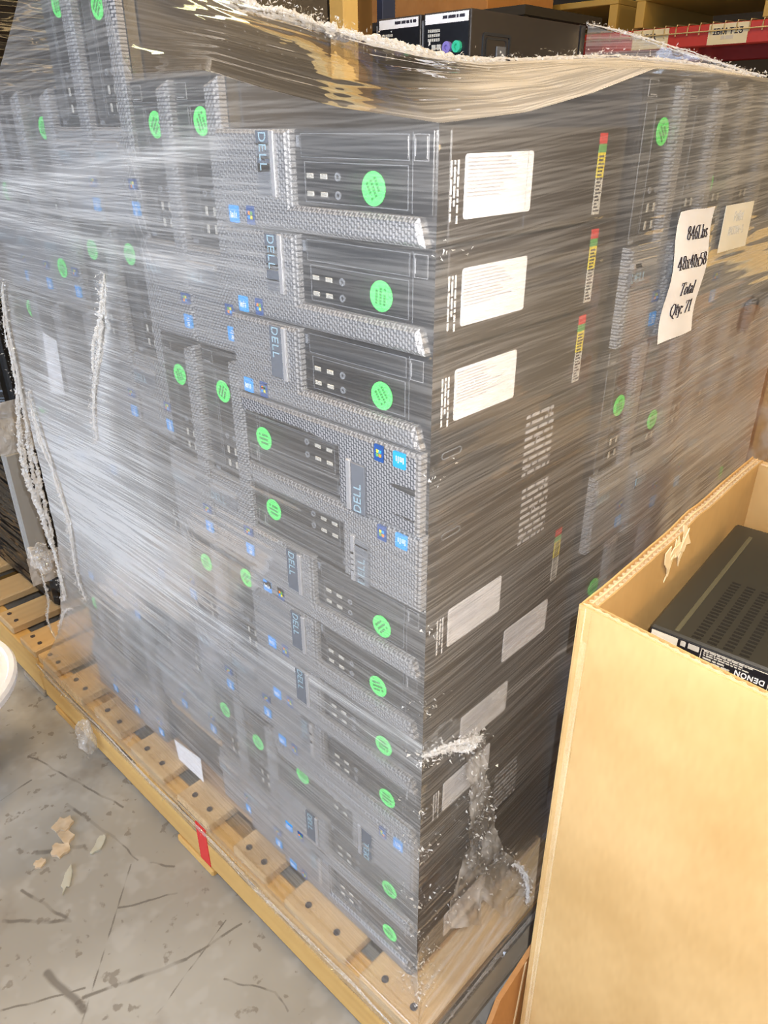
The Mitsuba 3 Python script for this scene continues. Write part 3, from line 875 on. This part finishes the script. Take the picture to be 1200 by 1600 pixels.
GL = {
    '8': ([ell(.25, .75, .15, .21), ell(.25, .26, .18, .25)], .52),
    '4': ([stroke([(.36, .03), (.36, .95)]), stroke([(.36, .95), (.04, .28)]), stroke([(.04, .28), (.5, .28)]), thin(.22, .5, .02)], .56),
    '6': ([ell(.26, .29, .18, .28), stroke([(.09, .35), (.12, .62), (.24, .85), (.44, .97)])], .52),
    'L': ([stroke([(.15, .02), (.15, .98)]), thin(.01, .3, .98), stroke([(.03, .02), (.55, .02)]), sbox(.53, 0, .6, .25)], .64),
    'b': ([stroke([(.10, .03), (.10, .98)]), thin(-.02, .1, .98), ell(.27, .31, .16, .3)], .52),
    's': ([stroke([(.33, .52), (.27, .63), (.15, .63), (.08, .53), (.13, .42), (.26, .28), (.32, .16), (.25, .03), (.12, .01), (.04, .14)])], .42),
    'x': ([stroke([(.07, .62), (.4, .02)]), stroke([(.4, .62), (.07, .02)]).buffer(-.025), thin(-.03, .18, .64), thin(.3, .5, .64), thin(-.03, .18, .01), thin(.3, .52, .01)], .5),
    '0': ([ell(.25, .49, .18, .47)], .52),
    '5': ([stroke([(.12, .95), (.44, .95)]), stroke([(.12, .95), (.08, .55)]), stroke([(.08, .55), (.25, .6), (.4, .46), (.42, .28), (.34, .1), (.18, .01), (.05, .05)])], .52),
    'T': ([stroke([(.3, .02), (.3, .96)]), thin(.0, .6, .97), sbox(0, .76, .05, .98), sbox(.55, .76, .6, .98), thin(.16, .44, .01)], .62),
    'o': ([ell(.25, .31, .18, .3)], .5),
    't': ([stroke([(.14, .12), (.14, .84)]), thin(.0, .3, .63), stroke([(.14, .12), (.2, .02), (.3, .06)])], .33),
    'a': ([stroke([(.08, .5), (.16, .62), (.27, .6), (.31, .5), (.31, .1), (.4, .02)]), ell(.18, .19, .11, .17)], .45),
    'l': ([stroke([(.12, .03), (.12, .98)]), thin(-.01, .12, .98), thin(.0, .24, .01)], .27),
    'Q': ([ell(.36, .49, .29, .47), stroke([(.36, .05), (.5, -.15), (.66, -.22)])], .74),
    'y': ([stroke([(.05, .62), (.23, .02)]), stroke([(.4, .62), (.23, .02), (.14, -.22), (.04, -.24)]), thin(-.05, .17, .64), thin(.3, .48, .64)], .5),
    ':': ([ell(.1, .07, .02, .05), ell(.1, .55, .02, .05)], .24),
    '7': ([stroke([(.04, .94), (.45, .94)]), stroke([(.45, .94), (.18, .0)]), sbox(.02, .74, .06, .96)], .52),
    '1': ([stroke([(.26, .03), (.26, .96)]), stroke([(.26, .96), (.1, .84)]), thin(.1, .42, .01)], .48),
    ' ': ([], .28)}


def serif(text, h, width):
    x, gs = 0, []
    for ch in text:
        g, adv = GL[ch]
        gs += [affinity.translate(q, x, 0) for q in g]
        x += adv
    u = unary_union(gs).simplify(.006)
    return affinity.scale(u, width / x, h, origin=(0, 0)), width


sg = thing('weight_sign', 'tall white paper sign reading 846Lbs 48x40x58 Total Qty: 71 under the film', 'sign')
SX, SY, SZ = .404, -.032, 1.006
SW, SH = .103, .155
nu, nv = 12, 20
us, vs2 = np.meshgrid(np.linspace(0, 1, nu), np.linspace(0, 1, nv), indexing='ij')


def sign_pt(u, v):
    x = SX + u * SW + .004 * (v - .5) * 2
    z = SZ + v * SH + .001 * np.sin(6 * u)
    y = SY - .0025 * np.sin(3 + 9 * v) - .001 * np.sin(5 * u)
    return np.stack([x, y, z], -1)


part(sg, 'sheet', P(grid(sign_pt(us, vs2)), 'm_paper', True))
for txt, cx, yb, h, w in (('846Lbs', .60, .775, .105, .64), ('48x40x58', .53, .560, .105, .86), ('Total', .565, .345, .105, .46), ('Qty: 71', .55, .185, .105, .66)):
    g, _ = serif(txt, h * SH, w * SW)
    m = ext(g, 0, .0004)
    v = np.array(m.vertices)
    q = sign_pt((v[:, 0] + cx * SW - w * SW / 2) / SW, (v[:, 1] + yb * SH) / SH)
    q[:, 1] -= .0006 + v[:, 2]
    m = trimesh.Trimesh(q, m.faces, process=False)
    part(sg, 'lettering', P(m, 'm_ink'), None, f'bold black text {txt}')
tg = thing('pallet_tag', 'small cream paper tag with faint print to the right of the tall sign', 'sign')
part(tg, 'sheet', P(bx(.553, .651, -.0275, -.0270, 1.099, 1.158), 'm_tagpaper'))
for txt, h, cx, z in (('Pallet', .013, .604, 1.136), ('#N3204-1', .011, .602, 1.119)):
    m = meshkit.text_mesh(txt, h, .0004)
    s = .052 / (m.bounds[1][0] - m.bounds[0][0]) if txt == '#N3204-1' else .032 / (m.bounds[1][0] - m.bounds[0][0])
    m.apply_scale([s, 1, 1])
    m.apply_translation([-(m.bounds[0][0] + m.bounds[1][0]) / 2, 0, 0])
    m.apply_transform(mat(X, Zv, -Y, [cx, -.0276, z]))
    part(tg, 'lettering', P(m, 'm_paleink'))

# ---------------------------------------------------------------- large corrugated box on the right
bxk = thing('cardboard_box', 'large open cardboard box standing in front of the pallet at the right', 'box')
BX0, BX1, BY0, BY1, BZ, BT = .080, .590, -.86, -.135, .82, .016
ang = math.radians(1.6)
BM = mat([math.cos(ang), math.sin(ang), 0], [math.sin(2.75 * ang), math.cos(2.75 * ang), 0], Zv, [0, 0, 0])   # the box is pushed a little out of square
BM[:3, 3] = np.array([BX0, BY1, 0]) - BM[:3, :3] @ np.array([BX0, BY1, 0])


def box_wall(p0, p1, inward, wname, rag, BT=BT):
    """Wall from p0 to p1 (plan), thickness BT towards inward; three liners with two fluted layers between them, open at the rim."""
    p0, p1, nrm = np.array(p0), np.array(p1), np.array(inward)
    L = np.linalg.norm(p1 - p0)
    d = (p1 - p0) / L
    n = max(8, int(L / .012))
    s = np.linspace(0, L, n)
    rim = BZ + rag * (meshkit.fbm(np.stack([s * 9 + p0[0] * 7, s * 0 + p0[1], s * 0], -1), 3, 5) - .5)
    ms = []

    def slab(o0, o1, zb, top):
        lo = [np.r_[p0 + d * q + nrm * o0, zb] for q in s], [np.r_[p0 + d * q + nrm * o1, zb] for q in s]
        hi = [np.r_[p0 + d * q + nrm * o0, t] for q, t in zip(s, top)], [np.r_[p0 + d * q + nrm * o1, t] for q, t in zip(s, top)]
        ring = np.array([lo[0], hi[0], hi[1], lo[1], lo[0]])
        m = grid(ring)
        caps = trimesh.Trimesh(np.vstack([ring[:4, 0], ring[:4, -1]]), [[0, 1, 2], [0, 2, 3], [4, 6, 5], [4, 7, 6]], process=False)
        return cat_([m, caps])

    k = part(bxk, wname, P(slab(0, .0018, 0, rim), 'm_card'), BM)
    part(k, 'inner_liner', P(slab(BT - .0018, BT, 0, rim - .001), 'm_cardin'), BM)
    part(k, 'middle_liner', P(cat_([slab(BT / 2 - .0008, BT / 2 + .0008, BZ - .04, rim - .001), slab(.0018, BT - .0018, 0, np.full(n, BZ - .04))]), 'm_flute'), BM)
    for a0, a1 in ((.0018, BT / 2 - .0008), (BT / 2 + .0008, BT - .0018)):
        pitch = .0105
        nn = int(L / pitch * 8)
        q = np.linspace(0, L, nn)
        o = (a0 + a1) / 2 + (a1 - a0) * .46 * np.sin(2 * math.pi * q / pitch)
        rz = np.interp(q, s, rim) - .002
        base = p0[None] + d[None] * q[:, None] + nrm[None] * o[:, None]
        g0 = np.c_[base, np.full(nn, BZ - .04)]
        g1_ = np.c_[base, rz]
        th = nrm * .0006
        g2 = g1_.copy(); g2[:, :2] += th
        g3 = g0.copy(); g3[:, :2] += th
        part(k, 'corrugation', P(grid(np.array([g0, g1_, g2, g3])), 'm_flute'), BM)
    return k


box_wall((BX0, BY1), (BX1, BY1), (0, -1), 'left_wall', .012)
box_wall((BX0, BY0), (BX0, BY1), (1, 0), 'front_wall', .005, .012)
box_wall((BX1, BY0), (BX1, BY1), (-1, 0), 'far_wall', .012)
box_wall((BX0, BY0), (BX1, BY0), (0, 1), 'right_wall', .010)
# rounded corner post of board where front and left wall fold
part(bxk, 'fold_edge', P(tube([(BX0 + .004, BY1 - .004, 0), (BX0 + .004, BY1 - .004, BZ - .004)], .0052, 10), 'm_card', 30), BM)
# torn patch on the left wall's rim
g = np.random.default_rng(3)
for i in range(9):
    cx, cz = .285 + g.uniform(-.028, .028), BZ - .004 - g.uniform(0, .045)
    aa = np.sort(g.uniform(0, 2 * math.pi, 7))
    rr = g.uniform(.006, .02, 7)
    pl = Polygon(np.c_[cx + rr * np.cos(aa) * .8, cz + rr * np.sin(aa) * 1.1]).buffer(0)
    if pl.area < 1e-6:
        continue
    m = ext(pl, 0, .0012)
    m.apply_transform(trimesh.transformations.rotation_matrix(g.uniform(-.25, .25), [1, .4, 0], [cx, cz, 0]))
    m.apply_transform(mat(X, Zv, -Y, [0, BY1 - BT - .001 - .002 * g.random(), 0]))
    part(bxk, 'torn_flake', P(m, 'm_torn'), BM)
# lower flap sticking out beside the box
flp = Polygon([(.150, .222), (.032, .182), (.010, .140), (-.035, .0), (.155, .0)])
m = ext(flp, 0, .007)
m.apply_transform(mat(X, Zv, -Y, [0, -.118, 0]))
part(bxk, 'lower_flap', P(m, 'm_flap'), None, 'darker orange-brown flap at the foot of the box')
m = ext(Polygon([(.089, .199), (.0925, .200), (.076, 0), (.072, 0)]), 0, .0012)
m.apply_transform(mat(X, Zv, -Y, [0, -.125, 0]))
part(bxk, 'flap_crease', P(m, 'm_flute'))
# what lies in the box: a carton, and a receiver on top of it
t = thing('carton', 'brown carton under the black receiver inside the open box', 'carton')
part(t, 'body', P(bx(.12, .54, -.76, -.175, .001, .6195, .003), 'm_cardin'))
rc = thing('audio_receiver', 'black audio receiver with slotted top lying in the open cardboard box', 'receiver')
RX0, RX1, RY0, RY1, RZ0, RZ1 = .183, .488, -.60, -.171, .632, .760
RA = math.radians(4)
RM = mat([math.cos(RA), math.sin(RA), 0], [-math.sin(RA), math.cos(RA), 0], Zv, [0, 0, 0])
RM[:3, 3] = np.array([RX0, RY1, 0]) - RM[:3, :3] @ np.array([RX0, RY1, 0])
part(rc, 'cover', P(bx(RX0, RX1, RY0, RY1, RZ0 + .004, RZ1, .003), 'm_receiver'), RM)
for xx in (.235, .43):
    for yy in (-.55, -.225):
        part(rc, 'foot', P(trimesh.creation.cylinder(.018, .0155, sections=20).apply_translation([xx, yy, .628]), 'm_hole', 30), RM)
part(rc, 'top_ridge', P(bx(RX0 + .006, RX1 - .03, RY1 - .030, RY1 - .025, RZ1 - .0008, RZ1 + .0012, .0008), 'm_ridge'), RM)
sl = [bx(RX0 + .006 + r * .0072, RX0 + .0098 + r * .0072, RY1 - .0535 - c * .0165, RY1 - .0435 - c * .0165, RZ1 - .001, RZ1 + .0003) for c in range(4) for r in range(20)]
part(rc, 'vent_slots', P(cat_(sl), 'm_hole'), RM, 'rows of short dark vent slots', 'stuff')
part(rc, 'back_panel', P(bx(RX0 - .0025, RX0, RY0 + .002, RY1 - .002, RZ0 + .006, RZ1 - .0015, .0008), 'm_panel'), RM)
RB = RM @ mat(-Y, Zv, -X, [RX0 - .0026, RY1, 0])     # back face: (across, up, out)
part(rc, 'connector_label', P(bx(.004, .033, .7475, .757, 0, .0006), 'm_tagpaper'), RB, 'cream label strip')
part(rc, 'back_print', P(dashes(.036, .056, .748, .7555, 1, 1, 0, 31, .9), 'm_greylabel'), RB)
rl = part(rc, 'rating_plate', P(frame(.058, .128, .7245, .7570, 0, .0008), 'm_greylabel'), RB, 'framed block of pale print, upside down')
part(rl, 'print', P(cat_([dashes(.061, .125, .7480, .7560, 3, .95, 0, 33, .6), dashes(.061, .094, .7370, .7475, 3, .9, 0, 34, .6)]), 'm_greylabel'), RB)
m = meshkit.text_mesh('DENON', .0062, .0006, True)
m.apply_transform(trimesh.transformations.rotation_matrix(math.pi, [0, 0, 1]))
m.apply_translation([.124 - m.bounds[1][0], .7400 - m.bounds[0][1], 0])
part(rl, 'lettering', P(m, 'm_whiteink'), RB, 'name of the maker, upside down')

# ---------------------------------------------------------------- things around: neighbours, rack, cartons
t = thing('wrapped_stack', 'dark goods wrapped in black film on the second pallet behind at the left', 'wrapped goods')
part(t, 'lower_block', P(bx(.06, .96, 1.30, 2.30, .1405, .66, .01), 'm_darkfilm'))
part(t, 'middle_block', P(bx(.04, .95, 1.28, 2.30, .6605, 1.12, .012), 'm_darkfilm'))
part(t, 'upper_block', P(bx(.07, .96, 1.30, 2.30, 1.1205, 1.80, .012), 'm_darkfilm'))
part(t, 'grey_post', P(bx(.012, .058, 1.250, 1.276, .29, .60, .004), 'm_greypost'), None, 'light grey upright bar')
part(t, 'black_edge', P(bx(.062, .085, 1.255, 1.298, .20, .95, .004), 'm_hole'))


def wsheet(x0, x1, y, z0, z1, seed):
    a_, b_ = np.meshgrid(np.linspace(x0, x1, 30), np.linspace(z0, z1, 40), indexing='ij')
    q = np.stack([a_, np.full_like(a_, y), b_], -1)
    q[..., 1] -= .02 * meshkit.fbm(q * [30, 1, 22], 3, seed)
    return grid(q)


part(t, 'film_band', P(wsheet(-.01, .10, 1.262, .60, .72, 3), 'm_film_bunch'))
part(t, 'film_band', P(wsheet(.0, .09, 1.255, .26, .34, 4), 'm_film_bunch'))
t = thing('round_stool', 'round white seat of a stool cut off by the left edge of the picture', 'stool')
import numpy as _n
c0 = _n.array([-.335, 1.06])
prof = [(0, 0), (.10, 0), (.10, .01), (.05, .02), (.045, .23), (0, .23)]
m = trimesh.creation.revolve(np.array(prof), sections=48)
m.apply_translation([c0[0], c0[1], 0])
part(t, 'pedestal', P(m, 'm_white', 30))
prof = [(0, .2305), (.188, .2305), (.198, .236), (.200, .250), (.196, .258), (.186, .258), (.182, .252), (0, .252)]
m = trimesh.creation.revolve(np.array(prof), sections=64)
m.apply_translation([c0[0], c0[1], 0])
part(t, 'seat', P(m, 'm_white', 30))
# cartons behind the stack's right end
t = thing('wooden_pallet', 'low wooden pallet under the film-wrapped cartons beyond the right end of the stack', 'pallet')
for y in (-.50, -.10, .30):
    part(t, 'stringer', P(bx(1.10, 2.0, y, y + .04, .0, .10, .002), 'm_wood_x'))
for i in range(6):
    part(t, 'deck_board', P(bx(1.10 + i * .16, 1.20 + i * .16, -.52, .36, .1005, .12, .002), 'm_wood_y'))
for i, (z0, z1) in enumerate([(.121, .52), (.5205, .925)]):
    t = thing('carton', ['brown cardboard carton beyond the right end of the stack, lower one', 'brown cardboard carton beyond the right end of the stack, upper one'][i], 'carton')
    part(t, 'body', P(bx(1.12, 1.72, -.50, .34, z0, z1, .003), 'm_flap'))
    part(t, 'corner_board', P(cat_([bx(1.113, 1.1195, -.06, .03, z0 + .002, z1 - .002)]), 'm_card'))
t = thing('stretch_film', 'glossy clear film around the brown cartons beyond the right end of the stack', 'plastic film')
a_, b_ = np.meshgrid(np.linspace(-.51, .35, 50), np.linspace(.12, .95, 70), indexing='ij')
q = np.stack([np.full_like(a_, 1.108), a_, b_], -1)
q[..., 0] -= .010 * meshkit.fbm(q * [1, 26, 40], 3, 8)
part(t, 'sheet', P(grid(q), 'm_film_torn', True))
t = thing('black_tray', 'black plastic tray lying on the film-wrapped cartons', 'tray')
part(t, 'shell', P(bx(1.14, 1.7, -.48, .32, .9255, .985, .006), 'm_dark'))
part(t, 'rim', P(bx(1.13, 1.71, -.49, .33, .985, .995, .003), 'm_tan'))
# tan column and blue upright behind
t = thing('column', 'tan yellow square column behind the stack', 'column')
part(t, 'shaft', P(bx(1.54, 1.61, 1.716, 1.786, 0, 5.2, .003), 'm_tan'))
part(t, 'side_board', P(bx(1.66, 1.765, 1.80, 1.83, 0, 5.2, .003), 'm_tandark'))
t = thing('rack_upright', 'dark blue steel rack upright beside the tan column', 'rack')
part(t, 'post', P(bx(1.712, 1.778, 1.70, 1.73, 0.02, 4.2, .003), 'm_bluesteel'))
part(t, 'foot_plate', P(bx(1.69, 1.80, 1.68, 1.75, 0, .02), 'm_bluesteel'))
# pallet rack behind on the right
rk = thing('pallet_rack', 'pallet rack with red beam, white bin labels and wire deck at the upper right', 'rack')
RKX = 3.85
for y in (.2, 3.4):
    part(rk, 'post', P(bx(RKX, RKX + .08, y, y + .08, 0, 4.2, .004), 'm_bluesteel'))
    part(rk, 'post', P(bx(RKX + 1.0, RKX + 1.08, y, y + .08, 0, 4.2, .004), 'm_bluesteel'))
part(rk, 'beam', P(bx(RKX - .03, RKX + .02, .28, 3.4, 1.603, 1.700, .006), 'm_rackred'))
part(rk, 'beam', P(bx(RKX + 1.0, RKX + 1.05, .28, 3.4, 1.603, 1.700, .006), 'm_rackred'))
for y in np.arange(.32, 3.38, .062):
    q = [(RKX + 1.0, y, 1.709), (RKX + .02, y, 1.709), (RKX - .028, y, 1.706), (RKX - .037, y, 1.69), (RKX - .037, y, 1.655)]
    part(rk, 'deck_wire', P(tube(q, .0035, 5), 'm_wire'))
for x in (RKX - .041, RKX + .3, RKX + .6, RKX + .9):
    z = 1.668 if x < RKX else 1.704
    part(rk, 'deck_wire', P(tube([(x, .3, z), (x, 3.38, z)], .0035, 5), 'm_wire'))
for txt, y0, y1 in (('IBM T23', 1.255, 1.45), ('T41', 1.66, 1.86)):
    k = part(rk, 'bin_label', P(bx(RKX - .0335, RKX - .0305, y0, y1, 1.608, 1.697), 'm_racklabel'))
    m = meshkit.text_mesh(txt, .026, .001, True)
    m.apply_translation([-(m.bounds[0][0] + m.bounds[1][0]) / 2, 0, 0])
    m.apply_transform(mat(-Y, Zv, -X, [RKX - .034, (y0 + y1) / 2, 1.651]))
    part(k, 'lettering', P(m, 'm_ink'))
    m = dashes(0, .11, 0, .016, 1, 1, 0, 3, 1)
    m.apply_translation([-(m.bounds[0][0] + m.bounds[1][0]) / 2, 0, 0])
    m.apply_transform(mat(-Y, Zv, -X, [RKX - .0345, (y0 + y1) / 2, 1.625]))
    part(k, 'barcode', P(m, 'm_paleink'))
for j, (y0, y1) in enumerate([(.5, 1.9), (2.0, 3.3)]):
    t = thing('wooden_pallet', ['yellowish wooden pallet on the rack deck above the red beam, right one', 'yellowish wooden pallet on the rack deck above the red beam, left one'][j], 'pallet')
    part(t, 'top_board', P(bx(RKX + .02, RKX + .9, y0, y1, 1.835, 1.865, .003), 'm_ywood'))
    for y in np.linspace(y0, y1 - .06, 3):
        part(t, 'stringer', P(bx(RKX + .02, RKX + .9, y, y + .05, 1.7135, 1.8345, .003), 'm_ywood'))
t = thing('carton', 'orange brown carton on a shelf far behind the upright computers', 'carton')
part(t, 'body', P(bx(3.1, 3.7, 2.3, 3.2, 1.76, 2.2, .004), 'm_flap'))
t = thing('shelf', 'shelf behind the stack carrying an orange brown carton', 'shelf')
part(t, 'board', P(bx(3.0, 3.72, 2.0, 3.38, 1.72, 1.7595), 'm_dark'))
for y in (2.02, 3.32):
    part(t, 'leg', P(bx(3.02, 3.06, y, y + .04, 0, 1.7195), 'm_dark'))
# dark goods under the beam
t = thing('wrapped_stack', 'dark stack of goods in the rack under the red beam', 'wrapped goods')
part(t, 'block', P(bx(RKX + .1, RKX + .95, .4, 3.3, .0, 1.45, .01), 'm_dark'))

# ---------------------------------------------------------------- scraps on the floor
def scrap(cx, cy, r, seed, m, label, asp=1.0, rot=0.0, hgt=.006):
    g = np.random.default_rng(seed)
    n = 14
    aa = np.linspace(0, 2 * math.pi, n, endpoint=False)
    rr = r * g.uniform(.6, 1.15, n)
    pts = np.c_[rr * np.cos(aa) * asp, rr * np.sin(aa)]
    c, s = math.cos(rot), math.sin(rot)
    pts = pts @ np.array([[c, s], [-s, c]]) + [cx, cy]
    pl = Polygon(pts).buffer(0)
    mm = ext(pl, 0.0005, .0025)
    mm = mm.subdivide().subdivide()
    v = np.array(mm.vertices)
    v[:, 2] += hgt * meshkit.fbm(np.c_[v[:, :2] * 60, v[:, 2] * 0], 2, seed) * (v[:, 2] > 0.001)
    t = thing('floor_scrap', label, 'scrap', 'torn scraps lying on the concrete floor')
    scene[t] = P(trimesh.Trimesh(v, mm.faces, process=False), m, 30)


scrap(-.207, .765, .021, 1, 'm_debris', 'tan paper scrap on the floor, uppermost of the torn pieces', 1.0)
scrap(-.215, .733, .022, 2, 'm_debris', 'tan crumpled paper scrap on the floor, second of the torn pieces', .7)
scrap(-.237, .712, .022, 3, 'm_debris', 'tan paper scrap on the floor beside a dark smear', .9, .6)
scrap(-.278, .712, .011, 4, 'm_debris', 'smallest tan paper scrap on the floor, left of the dark smear')
scrap(-.178, .672, .027, 5, 'm_debrisgrey', 'long pale grey scrap on the floor pointing at the pallet', .35, -.9, .003)
scrap(-.258, .640, .030, 6, 'm_debrisgrey', 'long pale grey scrap on the floor, lowest of the torn pieces', .28, -.75, .003)
